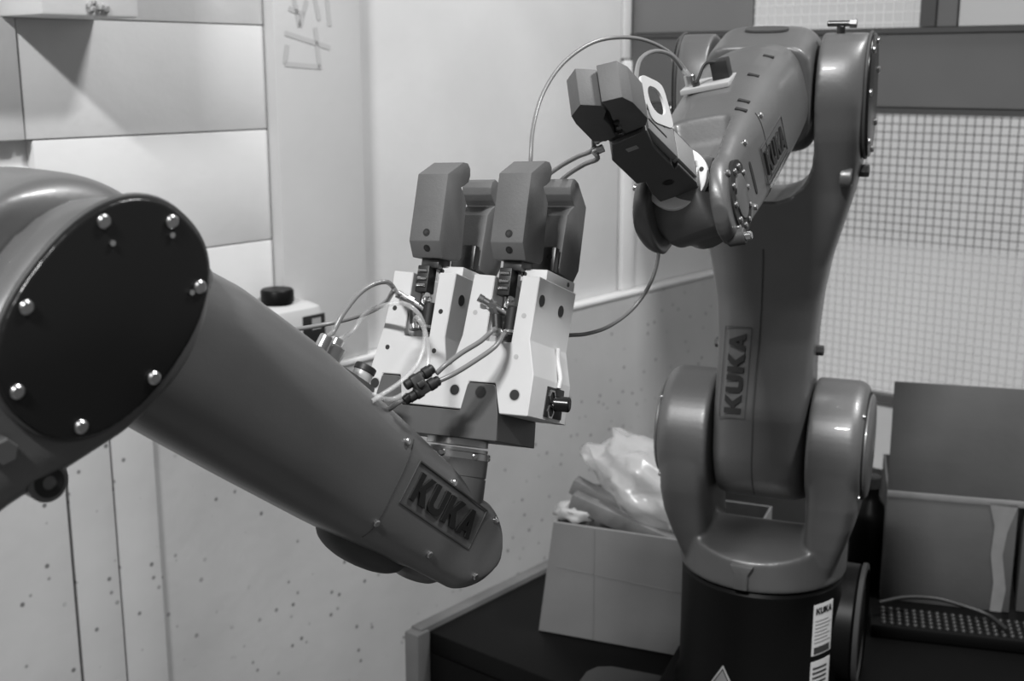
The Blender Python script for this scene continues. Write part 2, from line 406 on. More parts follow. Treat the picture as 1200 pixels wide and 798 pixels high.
def build_robot_meshes():
    # shoulder: turned column cut by a sloping saddle, two cheeks round axis 2
    b = NB(); lathe(b, [(0, .207), (.1115, .207), (.1145, .210), (.1145, .36), (0, .36)], 64)
    o = bpy.data.objects.new('w', to_mesh(b, 'w', 0)); COL.objects.link(o)
    c = NB(); prism(c, [(.03, .283), (.3, .283-.27*.40), (.3, .7), (-.3, .7), (-.3, .283-.33*.49)], -.3, .3, Matrix(((1, 0, 0, 0), (0, 0, 1, 0), (0, 1, 0, 0), (0, 0, 0, 1)))); co = bpy.data.objects.new('c', to_mesh(c, 'c', 0)); COL.objects.link(co)
    md = o.modifiers.new('b', 'BOOLEAN'); md.operation = 'DIFFERENCE'; md.object = co; md.solver = 'EXACT'
    me = evaluated(o); bm = NB(); bm.from_mesh(me)
    for q in (o, co): bpy.data.objects.remove(q)
    for s in (-1, 1):
        M = T(.025, 0, .4) @ RX(-90 if s > 0 else 90)
        lathe(bm, [(0, .0635), (.082, .0635), (.0855, .067), (.0855, .120), (.082, .128), (.076, .1325), (0, .1325)], 64, M)
        secs = []
        for z, cx, hx, yo in ((.215, .0, .060, .100), (.24, .004, .070, .108), (.27, .010, .076, .118), (.30, .016, .080, .127), (.33, .021, .083, .131), (.40, .025, .085, .1325)):
            secs.append((z, cx, s*(.0635+yo)/2, hx, (yo-.0635)/2, 5))
        loft(bm, secs, 40, None)
    cut = NB(); cyl(cut, .089, -.0625, .0625, 64, T(.025, 0, .4) @ RX(90))
    MESH['shoulder'] = fuse(bm, .0026, [cut], 5, 'shoulder')
    # upper arm: lofted stem that opens into a fork
    bm = NB(); secs = []
    ts = frange(-.0838, -.001, 12)+frange(0, .455, 34)+frange(.46, .5316, 12)
    for t in ts:
        hy, hx, cx, e = lerp_tab(LINKTAB, t)
        if t < 0: hx = max(.004, math.sqrt(max(0, .084**2-t*t)))
        if t > .455: k = (t-.455)/.0772; hx = max(.006, .064*math.sqrt(max(0, 1-k**2.3)))
        secs.append((t, cx, 0, hx, hy, e))
    loft(bm, secs, 64)
    c1 = NB(); prism(c1, [(-.0715, .63), (-.0715, .40), (-.068, .378), (-.058, .356), (-.040, .339), (-.015, .331), (.01, .331), (.03, .339), (.046, .356), (.055, .378), (.0578, .40), (.0578, .63)], -.2, .2, Matrix(((0, 0, 1, 0), (1, 0, 0, 0), (0, 1, 0, 0), (0, 0, 0, 1))))
    MESH['upper_arm'] = fuse(bm, .003, [c1], 7, 'upper_arm')
    # cover plate on the outer faces of the fork (along Z thickness)
    def stadium(k): return [sup(2*math.pi*i/56, .0520*k, .0735*k, 2.3) for i in range(56)]
    b = NB(); prism(b, stadium(1), -.001, .005, None, .0025, 3); MESH['cover'] = to_mesh(b, 'elbow_cover', 35)
    b = NB(); prism(b, stadium(1.035), -.002, .0016, None, .001, 1); MESH['cover_gasket'] = to_mesh(b, 'gasket', 35)
    # elbow block between the fork
    bm = NB(); secs = []
    for x in frange(-.0845, .074, 28):
        if x < 0: top = math.sqrt(max(0, .0852**2-x*x)); bot = -math.sqrt(max(0, .068**2-x*x))
        else: top = .0852-.012*x/.105; k = min(1, x/.045); bot = -.068+.026*k*k*(3-2*k)
        secs.append((x, -.007, (top+bot)/2, .0620, max(.004, (top-bot)/2), 5))
    loft(bm, secs, 48, Matrix(((0, 0, 1, 0), (1, 0, 0, 0), (0, 1, 0, 0), (0, 0, 0, 1))))
    MESH['elbow'] = fuse(bm, .003, [], 5, 'elbow')
    # forearm with fork end
    bm = NB(); secs = []
    for x in frange(.07, .43, 30)+frange(.436, .4735, 12):
        hz, zc, hy, e = arm_sec(x); secs.append((x, 0, zc, hy, hz, e))
    loft(bm, secs, 64, Matrix(((0, 0, 1, 0), (1, 0, 0, 0), (0, 1, 0, 0), (0, 0, 0, 1))))
    c1 = NB(); prism(c1, [(.318, .09), (.345, .035), (.372, .008), (.383, -.02), (.375, -.09), (.6, -.09), (.6, .09)], -.029, .029, Matrix(((1, 0, 0, 0), (0, 0, 1, 0), (0, 1, 0, 0), (0, 0, 0, 1))))
    MESH['forearm'] = fuse(bm, .0026, [c1], 5, 'forearm')
build_robot_meshes()
def on_skin(x, z, side, lift=0.):
    """matrix on the forearm's side skin: +Z outwards, +X along the arm when seen from that side"""
    y = arm_y(x, z); dz = .004; dx = .01
    n = V((-(arm_y(x+dx, z)-arm_y(x-dx, z))/(2*dx), 1, -(arm_y(x, z+dz)-arm_y(x, z-dz))/(2*dz))).normalized()
    n = V((n.x, n.y*side, n.z)); p = V((x, side*y, z))+n*lift
    xa = V((1, 0, 0))*(-1 if side > 0 else 1); xa = (xa-n*xa.dot(n)).normalized()
    return frame(p, xa, n.cross(xa), n)
def screw_at(parent, M, big=True, material='steel', name='screw'):
    o = link(name, SCREW if big else SMALLSCREW, material, parent, M); return o
def logo(parent, M, h, length, material='logo_black', name='logo', boxed=True):
    """KUKA lettering on a shallow framed field, M at its lower-left corner (Z outwards)"""
    bm = NB(); st = length/(h*4.2); word(bm, 'KUKA', h, .0012, st)
    link(name, to_mesh(bm, name, 0), material, parent, M)
    if boxed:
        bm = NB(); g = h*.28; t = .0006; L = length
        for a in ((-g, L+g*.6, -g-t, -g+t), (-g, L+g*.6, h+g-t, h+g+t), (-g-t, -g+t, -g, h+g), (L+g*.6-t, L+g*.6+t, -g, h+g)): box(bm, a[0], a[1], a[2], a[3], -.0012, .0001)
        link(name+'_frame', to_mesh(bm, name+'_frame', 0), 'robot_dark_paint', parent, M)
def make_robot(label, B, h, lean, pitch, W2G, gw, a5y, logo_side, first):
    h = V(h); Y = Z3.cross(h)
    BM = frame(B, h, Y, Z3); root = thing('robot_arm', label, 'robot', BM)
    # --- base
    bm = NB(); lathe(bm, [(0, .018), (.118, .018), (.118, .03), (.1115, .04), (.1115, .200), (.108, .204), (0, .204)], 64)
    box(bm, -.155, .155, -.135, .135, 0, .02, .006); box(bm, -.20, -.06, -.085, .085, .012, .17, .012)
    base = link('base', to_mesh(bm, 'base'), 'black_base', root, BM)
    b = NB(); lathe(b, [(0, .075), (.078, .075), (.084, .082), (.084, .128), (.078, .134), (0, .134)], 48, T(-.045, 0, .115) @ RX(-90)); link('motor_cover', to_mesh(b, 'motor_cover'), 'black_base', base, BM)
    b = NB(); lathe(b, [(.079, .132), (.0865, .132), (.0865, .138), (.079, .139)], 48, T(-.045, 0, .115) @ RX(-90)); link('cover_rim', to_mesh(b, 'cover_rim'), 'label_dark', base, BM)
    # --- shoulder
    sh = link('shoulder', MESH['shoulder'], 'robot_paint', root, BM)
    b = NB(); prism(b, [(-.0095, .0), (.0095, 0), (.0095, .022), (.016, .034), (-.016, .034), (-.0095, .022)], 0, .011, None, .002); link('pointer_tab', to_mesh(b, 'pointer_tab'), 'robot_paint', sh, BM @ RZ(-4) @ T(.1105, 0, .212) @ Matrix(((0, 0, 1, 0), (1, 0, 0, 0), (0, 1, 0, 0), (0, 0, 0, 1))))
    for s in (-1, 1):
        b = NB(); lathe(b, [(0, .0), (.066, .0), (.0685, .002), (.0685, .004), (.066, .006), (0, .0075)], 56); M = BM @ T(.025, s*.1325, .4) @ RX(-90*s)
        link('side_cap', to_mesh(b, 'side_cap'), 'robot_paint', sh, M)
        b = NB(); lathe(b, [(.067, -.001), (.0715, -.001), (.0715, .0012), (.067, .0012)], 56); link('cap_gap', to_mesh(b, 'cap_gap'), 'black_matte', sh, M)
        for k in range(4): screw_at(sh, BM @ T(.025, s*.131, .4) @ RX(-90*s) @ RZ(45+90*k) @ T(.077, 0, 0), False)
    # --- upper arm
    A2 = V(B)+h*.025+Z3*.4
    Zl = h*math.sin(lean)+Z3*math.cos(lean); Xl = h*math.cos(lean)-Z3*math.sin(lean); LM = frame(A2, Xl, Y, Zl)
    ua = link('upper_arm', MESH['upper_arm'], 'robot_paint', root, LM)
    # centre rib and logo on the front of the stem
    for s in (-1, 1):
        for t, y, r in ((.365, .1085, .008), (.125, .0625, .007)):
            b = NB(); cyl(b, r, -.004, .009, 6, None, bev=.001); link('bolt', to_mesh(b, 'bolt'), 'robot_dark_paint', ua, LM @ T(-.01, s*y, t) @ RX(-90*s))
        cv = link('elbow_cover', MESH['cover'], 'black_gloss', root, LM @ T(-.009, s*.1130, .457) @ RX(-90*s) @ RZ(0))
        link('gasket', MESH['cover_gasket'], 'robot_dark_paint', cv, LM @ T(-.009, s*.1130, .457) @ RX(-90*s))
        for k in range(7):
            a = (-7+360/7*k); x, y = sup(math.radians(a), .0450, .0662, 2.3)
            M = LM @ T(-.009, s*.1130, .457) @ RX(-90*s) @ T(x, y, .0048)
            screw_at(cv, M)
            if s < 0 and k in (1, 2, 3):
                b = NB(); cyl(b, .0018, -.001, .002, 8); link('indicator', to_mesh(b, 'indicator'), 'bright_steel', cv, M @ T(-.009*math.cos(math.radians(a))+.004, -.006, 0))
    b = NB(); box(b, -.052, -.030, -.002, .002, .10, .30); link('stem_seam', to_mesh(b, 'stem_seam', 0), 'robot_dark_paint', ua, LM @ T(.0845, -.0, 0)) if False else b.free()
    # lug with a socket on the fork
    for s in (-1, 1):
        b = NB(); cyl(b, .012, -.010, .004, 28, None, bev=.0015); lg = link('lifting_lug', to_mesh(b, 'lifting_lug'), 'robot_paint', ua, LM @ T(.031, s*.098, .366) @ RX(-90*s))
        if s < 0 or True:
            pass
        b = NB(); lathe(b, [(.0042, .0036), (.0088, .0036), (.0088, .0046), (.0042, .0046)], 24); link('lug_ring', to_mesh(b, 'lug_ring'), 'black_matte', ua, LM @ T(.031, s*.098, .366) @ RX(-90*s))
    # --- elbow and forearm
    E = A2+Zl*.455
    d = h*math.cos(pitch)-Z3*math.sin(pitch); q = h*math.sin(pitch)+Z3*math.cos(pitch)
    EM = frame(E, d, Y, q); el = link('elbow', MESH['elbow'], 'robot_paint', root, EM)
    b = NB(); loft(b, [(-.001, 0, 0, .012, .026, 2.6), (.0012, 0, 0, .0115, .0255, 2.6)], 32); link('top_plate', to_mesh(b, 'top_plate'), 'robot_dark_paint', el, EM @ T(.012, -.006, .0850) @ RY(3))
    FY = V(a5y); FY = (FY-d*FY.dot(d)).normalized(); FM = frame(E, d, FY, d.cross(FY))
    fa = link('forearm', MESH['forearm'], 'robot_paint', root, FM)
    W = E+d*.42
    # wrist hub, stub and flange
    G0 = W2G if isinstance(W2G, V) else V(W2G)
    wdir = (G0-W); L = wdir.length; wdir.normalize(); wx = (FY.cross(wdir)).normalized(); wy = wdir.cross(wx)
    HM = frame(W, wx, wy, wdir)
    bm = NB(); cyl(bm, .038, -.0275, .0275, 48, RX(90), bev=.003); lathe(bm, [(0, -.045), (.018, -.045), (.030, -.036), (.033, -.02), (.031, L-.035), (.024, L-.030), (0, L-.028)], 48)
    wr = link('wrist', fuse(bm, .002, [], 3, 'wrist'), 'robot_paint', root, HM)
    gw = V(gw); gx = gw.orthogonal().normalized(); GM = frame(G0, gx, gw.cross(gx), gw)
    b = NB(); lathe(b, [(0, -.0095), (.0285, -.0095), (.0285, -.004), (.0275, -.0035), (.0275, -.0005), (0, -.0005)], 48); flg = link('flange', to_mesh(b, 'flange'), 'steel', root, GM)
    b = NB(); lathe(b, [(0, -.062), (.020, -.060), (.0275, -.052), (.0285, -.046), (.0285, -.026), (.0278, -.0255), (.0278, -.0245), (.0285, -.024), (.0285, -.0095), (0, -.0095)], 48); link('wrist_stub', to_mesh(b, 'wrist_stub'), 'robot_paint', root, GM)
    for k in range(6):
        screw_at(flg, GM @ RZ(60*k+20) @ T(.0275, 0, -.0065) @ RY(90), False, 'bright_steel')
    # underside cover below the fork
    b = NB(); secs = []
    for x in frange(.305, .405, 16):
        k = (x-.355)/.0502; r = math.sqrt(max(0, 1-k*k)); secs.append((x, 0, -.034, .030*max(.12, r), .021*max(.12, r)+.002, 2.6))
    loft(b, secs, 32, Matrix(((0, 0, 1, 0), (1, 0, 0, 0), (0, 1, 0, 0), (0, 0, 0, 1)))); link('underside_cover', to_mesh(b, 'underside_cover'), 'robot_dark_paint', fa, FM)
    # screws, seams, logo on the forearm sides
    for side in (-1, 1):
        for x, z in ((.311, -.022), (.384, -.024), (.450, -.022), (.304, .045), (.375, .037), (.446, .029)):
            screw_at(fa, FM @ on_skin(x, z, side), False)
        b = NB(); pts = []
        for z in frange(-.036, .05, 16):
            M = on_skin(.312, z, side); pts.append(M.translation.copy())
        tube(b, pts, .0006, 6); link('panel_seam', to_mesh(b, 'panel_seam'), 'label_dark', fa, FM)
    if logo_side < 0:
        M = on_skin(.380, .016, -1); o = M @ RZ(-3) @ T(-.049, -.0115, .0006)
        logo(fa, FM @ o, .0235, .094)
    else:
        M = on_skin(.285, .004, 1); o = M @ RZ(4) @ T(-.043, -.0115, .0006)
        logo(fa, FM @ o, .0235, .090)
        b = NB(); box(b, -.05, .05, -.0016, .0016, -.001, .0018, .0006); link('bright_strip', to_mesh(b, 'bright_strip'), 'bright_steel', fa, FM @ M @ RZ(4) @ T(0, -.021, .0004))
        # axis 5 cap: dark ring of bolts around a disc
        M = FM @ T(.424, .0455, 0) @ RX(-90)
        b = NB(); lathe(b, [(0, -.004), (.0335, -.004), (.0335, .0012), (0, .0012)], 40); cp = link('axis_cap', to_mesh(b, 'axis_cap'), 'black_matte', fa, M)
        b = NB(); lathe(b, [(0, 0), (.0205, 0), (.0205, .0026), (.018, .0034), (0, .0034)], 32); link('cap_disc', to_mesh(b, 'cap_disc'), 'robot_paint', root, M)
        for k in range(10): screw_at(fa, M @ RZ(36*k) @ T(.0270, 0, .001), False, 'dark_steel')
        # long slot beside the cap
        M = on_skin(.375, .002, 1); b = NB(); prism(b, [sup(2*math.pi*i/24, .0032, .017, 3) for i in range(24)], -.001, .0006); link('slot', to_mesh(b, 'slot', 0), 'black_matte', fa, FM @ M @ RZ(8))
    # top seams and slots
    for x, y in ((.15, .036), (.225, .033), (.300, .036), (.322, .037)):
        hz, zc, hy, e = arm_sec(x); zz = zc+hz*(1-(y/hy)**e)**(1/e)
        b = NB(); box(b, -.003, .003, -.006, .006, -.001, .0010, .0005); link('slot', to_mesh(b, 'slot', 0), 'black_matte', fa, FM @ T(x, y, zz) @ RX(-24))
    return dict(root=root, A2=A2, LM=LM, E=E, EM=EM, FM=FM, W=W, G0=G0, fa=fa, ua=ua, base=base, BM=BM, el=el)
def mm(M, u, v, w): return M @ V((u/1000, v/1000, w/1000))
# left robot pose (forearm runs away to the lower right)
yl = math.radians(46); hL = V((math.cos(yl), math.sin(yl), 0)); nL = V((math.sin(yl), -math.cos(yl), 0)); phL = math.radians(36)
dL = hL*math.cos(phL)-Z3*math.sin(phL)
WL = V((-.047, .978, .493))-nL*.035; EL = WL-dL*.42
leanL = math.radians(45); A2L = EL-(hL*math.sin(leanL)+Z3*math.cos(leanL))*.455; BL = A2L-hL*.025-Z3*.4
GUL = V((.88061727, -.47129617, .04891988)); GVL = V((.45735726, .81847831, -.34773207)); GWL = V((.12384493, .32859273, .93631685)); G0L = V((-.0476, 1.0147, .5651))
RL = make_robot('large grey robot arm in the left foreground with forearm pointing down right', BL, hL, leanL, phL, G0L-GWL*.002, GWL, -nL, -1, True)
# right robot pose (stands upright on the bench, forearm towards the camera)
ar = math.radians(21.5); hR = V((-math.sin(ar), -math.cos(ar), 0)); A2R = at(897, 512, 1.65); BR = A2R-hR*.025; BR.z = 0.0
GUR = V((.1005, -.5467, -.8313)); GVR = V((.8631, -.3677, .3462)); GWR = V((-.4949, -.7523, .4349)); G0R = V((.1494, 1.1249, .7834))
RR = make_robot('upright grey robot arm on black base standing beside the cardboard boxes', BR, hR, math.radians(8), math.radians(12), G0R, GWR, GVR+Z3.cross(hR)*.8, 1, False)
# logo on the front of the upright robot's stem
def link_skin(t, y):
    hy, hx, cx, e = lerp_tab(LINKTAB, t); return cx+hx*(1-min(.97, abs(y/hy))**e)**(1/e)
LMR = RR['LM']
ta, tb = .062, .178
xa, xb = link_skin(ta, -.030), link_skin(tb, -.030)
zx = V((xb-xa, 0, tb-ta)).normalized()
logo(RR['ua'], LMR @ frame(V((xa+.0012, -.0195, ta)), zx, V((0, -1, 0)), zx.cross(V((0, -1, 0)))), .0215, .108)

b = NB(); tube(b, [V((link_skin(t, -.003)+.0002 if t > 0 else math.sqrt(.084**2-t*t), -.003, t)) for t in frange(-.06, .27, 30)], .0011, 6); link('stem_seam', to_mesh(b, 'stem_seam'), 'robot_dark_paint', RR['ua'], LMR)

b = NB(); cyl(b, .008, -.012, .004, 20, None, bev=.001); M = RR['FM'] @ T(.452, .046, -.030) @ RX(-90); link('fork_boss', to_mesh(b, 'fork_boss'), 'robot_dark_paint', RR['fa'], M)
b = NB(); cyl(b, .0042, .002, .010, 14, None, bev=.001); link('fork_bolt', to_mesh(b, 'fork_bolt'), 'bright_steel', RR['fa'], M)

b = NB(); cyl(b, .005, 0, .010, 14, None, bev=.001); cyl(b, .0035, -.016, .016, 12, T(0, 0, .012) @ RX(90), None, .001); cyl(b, .0055, .010, .018, 6, T(0, 0, .012) @ RX(-90)); link('vent_fitting', to_mesh(b, 'vent_fitting'), 'dark_steel', RR['ua'], LMR @ T(.0, .078, .5305))
# ================================================================== grippers
def mmpoly(p): return [(a/1000, b/1000) for a, b in p]
PV = Matrix(((1, 0, 0, 0), (0, 0, 1, 0), (0, 1, 0, 0), (0, 0, 0, 1)))     # prism XY -> (u, w), extruded along v
PU = Matrix(((0, 0, 1, 0), (1, 0, 0, 0), (0, 1, 0, 0), (0, 0, 0, 1)))     # prism XY -> (v, w), extruded along u
def gbox(name, mt, par, M, u0, u1, v0, v1, w0, w1, bev=1.0):
    b = NB(); box(b, u0/1000, u1/1000, v0/1000, v1/1000, w0/1000, w1/1000, bev/1000)
    return link(name, to_mesh(b, name, 30), mt, par, M)
def gcyl(name, mt, par, M, p, axis, r, l, seg=20, r2=None, bev=0.):
    """cylinder from point p (mm) along axis (local vector), length l (mm)"""
    a = V(axis).normalized(); x = a.orthogonal().normalized(); b = NB(); cyl(b, r/1000, 0, l/1000, seg, None, None if r2 is None else r2/1000, bev/1000)
    return link(name, to_mesh(b, name, 35), mt, par, M @ frame(V(p)/1000, x, a.cross(x), a))
GL = frame(G0L, GUL, GVL, GWL)
g = thing('double_gripper', 'white double gripper with four grey jaws bolted on the left robot wrist', 'gripper', GL)
ring = gcyl('adapter_ring', 'steel', g, GL, (0, 0, -.5), (0, 0, 1), 27, 5.5, 40)
# grey base plate with upstanding tabs on the front
b = NB(); prism(b, mmpoly([(-72, 5), (57, 5), (55.5, 27), (50.5, 50), (48.5, 52), (25, 52), (23, 50), (19, 28), (-39, 28), (-44, 51), (-46, 53), (-62, 53), (-64, 51), (-69, 28), (-72, 28)]), -.0365, .036, PV, .0006, 1)
base_plate = link('base_plate', to_mesh(b, 'base_plate', 30), 'plate_grey', g, GL)
gcyl('screw_hole', 'black_matte', base_plate, GL, (37, -36.4, 44.5), (0, -1, 0), 4.6, .35, 20)
gcyl('screw_hole_ring', 'dark_steel', base_plate, GL, (37, -36.4, 44.5), (0, -1, 0), 5.4, .2, 20)
# white body: two slotted towers on one plate
body_poly = [(-80, 29), (-67.5, 29), (-63, 54), (-45, 54), (-40, 29.5), (20.5, 29), (24.5, 53), (49.5, 53), (56.5, 28), (83, 28), (84, 62), (76.5, 91), (79, 144.5),
             (62.5, 145), (59.5, 88), (35, 88), (36.5, 144), (16, 145), (12, 92), (5, 66), (0, 64), (-5, 89), (-2, 145), (-19, 145), (-21, 88), (-46.5, 88), (-45.5, 144.5), (-66, 145.5), (-66, 121), (-69, 95), (-76, 62)]
b = NB(); prism(b, mmpoly(body_poly), -.0362, .0365, PV, .0007, 1)
body = link('body', to_mesh(b, 'body', 30), 'alu_white', g, GL)
for u in (-70, 11.6, 69):
    gcyl('bolt_well', 'alu_grey', body, GL, (u, -36.1, 44.6), (0, -1, 0), 5.3, .25, 24)
    gcyl('bolt', 'black_rubber', body, GL, (u, -36.1, 44.6), (0, -1, 0), 4.4, .5, 18)
for u, w in ((21.7, 111.7), (68.5, 111), (66, 76.3), (-60, 112), (-12.5, 111), (-62, 77), (-14, 76.5)):
    gcyl('dowel', 'alu_grey' if u > 15 else 'dark_steel', body, GL, (u, -36.0, w), (0, -1, 0), 2.2, .4, 14)
for u, pts in ((78, ((-26, 126), (12, 124))), (-3.4, ((-20, 124),))):
    for v, w in pts: gcyl('side_bolt', 'black_rubber', body, GL, (u-.3, v, w), (1, 0, -.04), 5.0, .9, 18)
# cylinder blocks inside the slots, sliders and guide blocks that carry the jaws
for uc, nm in ((-34, 0), (48, 1)):
    gbox('cylinder_block', 'alu_grey', g, GL, uc-13, uc+12.5, -20, 34, 88, 120, 1)
    gbox('cylinder_block', 'alu_grey', g, GL, uc-14.5, uc+2, -30, -18, 88, 106, 1)
    gbox('guide_block', 'alu_white', g, GL, uc+5, uc+30, -22, 34, 143, 153.5, 1)
    gbox('guide_block', 'alu_white', g, GL, uc-30, uc-13, 6, 34, 140, 154, 1)
    for v in (-16, 26): gcyl('dowel', 'black_rubber', g, GL, (uc+9 if v < 0 else uc+28, -21.8 if v < 0 else 20, 149), (0, -1, 0) if v < 0 else (1, 0, 0), 2, .6 if v < 0 else 2.6, 12)
    for v0, v1 in ((-34, -6), (22, 52)):
        gbox('slider', 'dark_steel', g, GL, uc-9, uc+9, v0+4, v1-4, 150, 163, 1)
    gbox('rack', 'black_rubber', g, GL, uc-10, uc+2, -33, -20, 128, 152, 1)
    for w in (134, 140, 147): gcyl('pin', 'bright_steel', g, GL, (uc-8, -33.8, w), (1, 0, 0), 1.5, 9, 10)
    gcyl('rod', 'black_rubber', g, GL, (uc-3, -28, 112), (0, 0, 1), 2.6, 20, 14)
    gcyl('sensor', 'black_rubber', g, GL, (uc+6, -30, 94), (0.05, -.05, 1), 6.2, 25, 20, None, .8)
    gcyl('sensor_band', 'bright_steel', g, GL, (uc+6.2, -30.2, 97), (0.05, -.05, 1), 6.6, 2.2, 20)
    # push-in fittings: brass body, nut and collar leaning out to the left
    fdir = V((-.80, -.45, .40))
    gcyl('fitting', 'steel', g, GL, (uc+3, -32, 112), fdir, 3.2, 27, 12)
    gcyl('fitting_nut', 'steel', g, GL, V((uc+3, -32, 112))+fdir.normalized()*13, fdir, 4.6, 5.5, 6)
    gcyl('fitting_collar', 'bright_steel', g, GL, V((uc+3, -32, 112))+fdir.normalized()*24, fdir, 3.8, 4.5, 14)
    gcyl('fitting_nut', 'steel', g, GL, (uc+4, -34, 119), (.5, -.6, .6), 4.4, 5, 6)
    gcyl('fitting_collar', 'bright_steel', g, GL, (uc+5, -36, 121), (.5, -.6, .6), 2.6, 6, 12)
    gcyl('fitting', 'black_rubber', g, GL, (uc-5, -37, 110), (.25, -.1, -1), 4.2, 13, 14)
    gcyl('fitting_collar', 'steel', g, GL, (uc-2, -38.4, 97.5), (.25, -.1, -1), 4.7, 4, 14)
    gcyl('fitting_nut', 'steel', g, GL, (uc-7, -36, 113), (-.3, -.6, .75), 4.2, 5.5, 6)
# jaws: hooked profile, chamfered, extruded along the gripper
jaw_prof = [(-45, 171), (-45, 231), (-22.5, 248), (-14, 249.5), (-9, 246), (-7.3, 240), (-9, 233.5), (-14.5, 229), (-20, 225.5), (-14, 221), (-8, 214), (-4.5, 165), (-8, 161), (-36, 158)]
def jaw(uc, mirror, par, M, poly, hw=15.5, nm='jaw'):
    p = [((24-a if mirror else a), w) for a, w in poly]
    if mirror: p = p[::-1]
    b = NB(); prism(b, mmpoly(p), (uc-hw)/1000, (uc+hw)/1000, PU, .0008, 2)
    return link(nm, to_mesh(b, nm, 25), 'jaw_grey', par, M)
for uc in (-33.5, 48):
    jf = jaw(uc, False, g, GL, jaw_prof)
    for w, nrm in ((178.5, (0, -1, 0)), (165.5, (0, -.82, -.57))):
        v = -45.2 if w > 171 else -40.9
        gcyl('screw_hole', 'black_matte', jf, GL, (uc+1.5, v, w), nrm, 3.3, .5, 18)
        gcyl('hole_rim', 'dark_steel', jf, GL, V((uc+1.5, v, w))+V(nrm)*.1, nrm, 1.7, .7, 12)
    jr = jaw(uc, True, g, GL, jaw_prof)
    gbox('jaw_insert', 'dark_steel', g, GL, uc-6, uc+15, 18, 26, 160, 182, .6)
    gcyl('screw_hole', 'black_matte', jr, GL, (uc+10, 18.2, 173), (0, -1, 0), 2.6, .6, 14)
# cable socket on the right end face
gbox('socket', 'black_rubber', g, GL, 78, 84.4, -8, 26, 31, 57, .8)
for v, w in ((2, 49), (2, 36)): 
    b = NB(); lathe(b, [(.0045, 0), (.0062, 0), (.0062, .0012), (.0045, .0012)], 6); link('socket_ring', to_mesh(b, 'socket_ring', 0), 'steel', g, GL @ frame(V((84.2, v, w))/1000, V((0, 1, 0)), V((0, 0, 1)), V((1, 0, 0))))
gcyl('plug', 'black_gloss', g, GL, (80, 10, 44), (1, .25, .02), 6.6, 17, 24, None, 1.2)
gbox('end_cover', 'alu_white', g, GL, 70, 82.5, 26.5, 40, 28, 62, .7)
# white sensor cable on the end face
b = NB(); tube(b, catmull([mm(GL, 79, 14, 92), mm(GL, 80.5, 14, 80), mm(GL, 85.5, 12, 66), mm(GL, 86, 10, 57)], 8), .0021); M = shape_center(b); link('sensor_cable', to_mesh(b, 'sensor_cable'), 'canister_white', g, M)
# ------------------------------------------------ single gripper on the upright robot
GR = frame(G0R, GUR, GVR, GWR)
g2 = thing('single_gripper', 'grey two-jaw gripper on the wrist of the upright robot', 'gripper', GR)
gcyl('adapter_ring', 'ring_white', g2, GR, (0, 4, -1), (0, 0, 1), 30, 7, 48, None, .6)
gcyl('screw', 'black_rubber', g2, GR, (0, 29.5, 5.9), (0, 0, 1), 2.3, .6, 12)
b = NB(); prism(b, mmpoly([(-14.5, 6), (24, 6), (26.5, 18), (26.5, 61), (21.5, 57), (-9, 53), (-13.5, 28)]), -.020, .0185, PU, .0008, 1)
ad = link('adapter_block', to_mesh(b, 'adapter_block', 30), 'plate_grey', g2, GR)
gcyl('screw_hole', 'black_matte', ad, GR, (18.3, 7, 37), (1, 0, 0), 4.2, .6, 20); gcyl('hole_rim', 'dark_steel', ad, GR, (18.3, 7, 37), (1, 0, 0), 5.4, .35, 20)
b = NB(); prism(b, mmpoly([(-16.5, 54), (-9, 52), (21.5, 56), (22.5, 104), (28.5, 134), (-4, 131), (-15.5, 107)]), -.016, .019, PU, .0008, 1)
bd = link('body', to_mesh(b, 'body', 30), 'plate_grey', g2, GR)
gbox('name_plate', 'plastic_grey', bd, GR, 18.6, 19.4, 2, 12, 112, 118, .2)
for v in (19, 20): gbox('side_rail', 'rail_grey', g2, GR, -14, 14, 22, 29+v*0, 20 if v == 19 else 66, 64 if v == 19 else 128, .8)
for u in (-6, 4): gbox('rail_groove', 'black_matte', g2, GR, u-1, u+1, 28.6, 29.3, 88, 126, .1)
gbox('slider', 'dark_steel', g2, GR, -10, 15, -6, 26, 130, 141, .8)
for k in range(5): gcyl('spring_pin', 'bright_steel' if k % 2 else 'black_rubber', g2, GR, (17, 9+k*1.5, 143+k*5-(k % 2)*3), (1, 0, 0), 2.4, 3.5, 10)
ja = [(-14.5, 146), (-13, 180), (-10.5, 193), (3, 204), (15.5, 192), (15, 182), (8, 172), (8, 160), (4, 141), (-6, 139)]
jb = [(12.8, 140), (13.5, 168), (16.5, 178), (18, 197), (34, 193), (37.5, 180), (37, 150), (31, 141)]
for poly in (ja, jb):
    b = NB(); prism(b, mmpoly(poly), -.015, .0185, PU, .0008, 2); link('jaw', to_mesh(b, 'jaw', 25), 'jaw_grey', g2, GR)
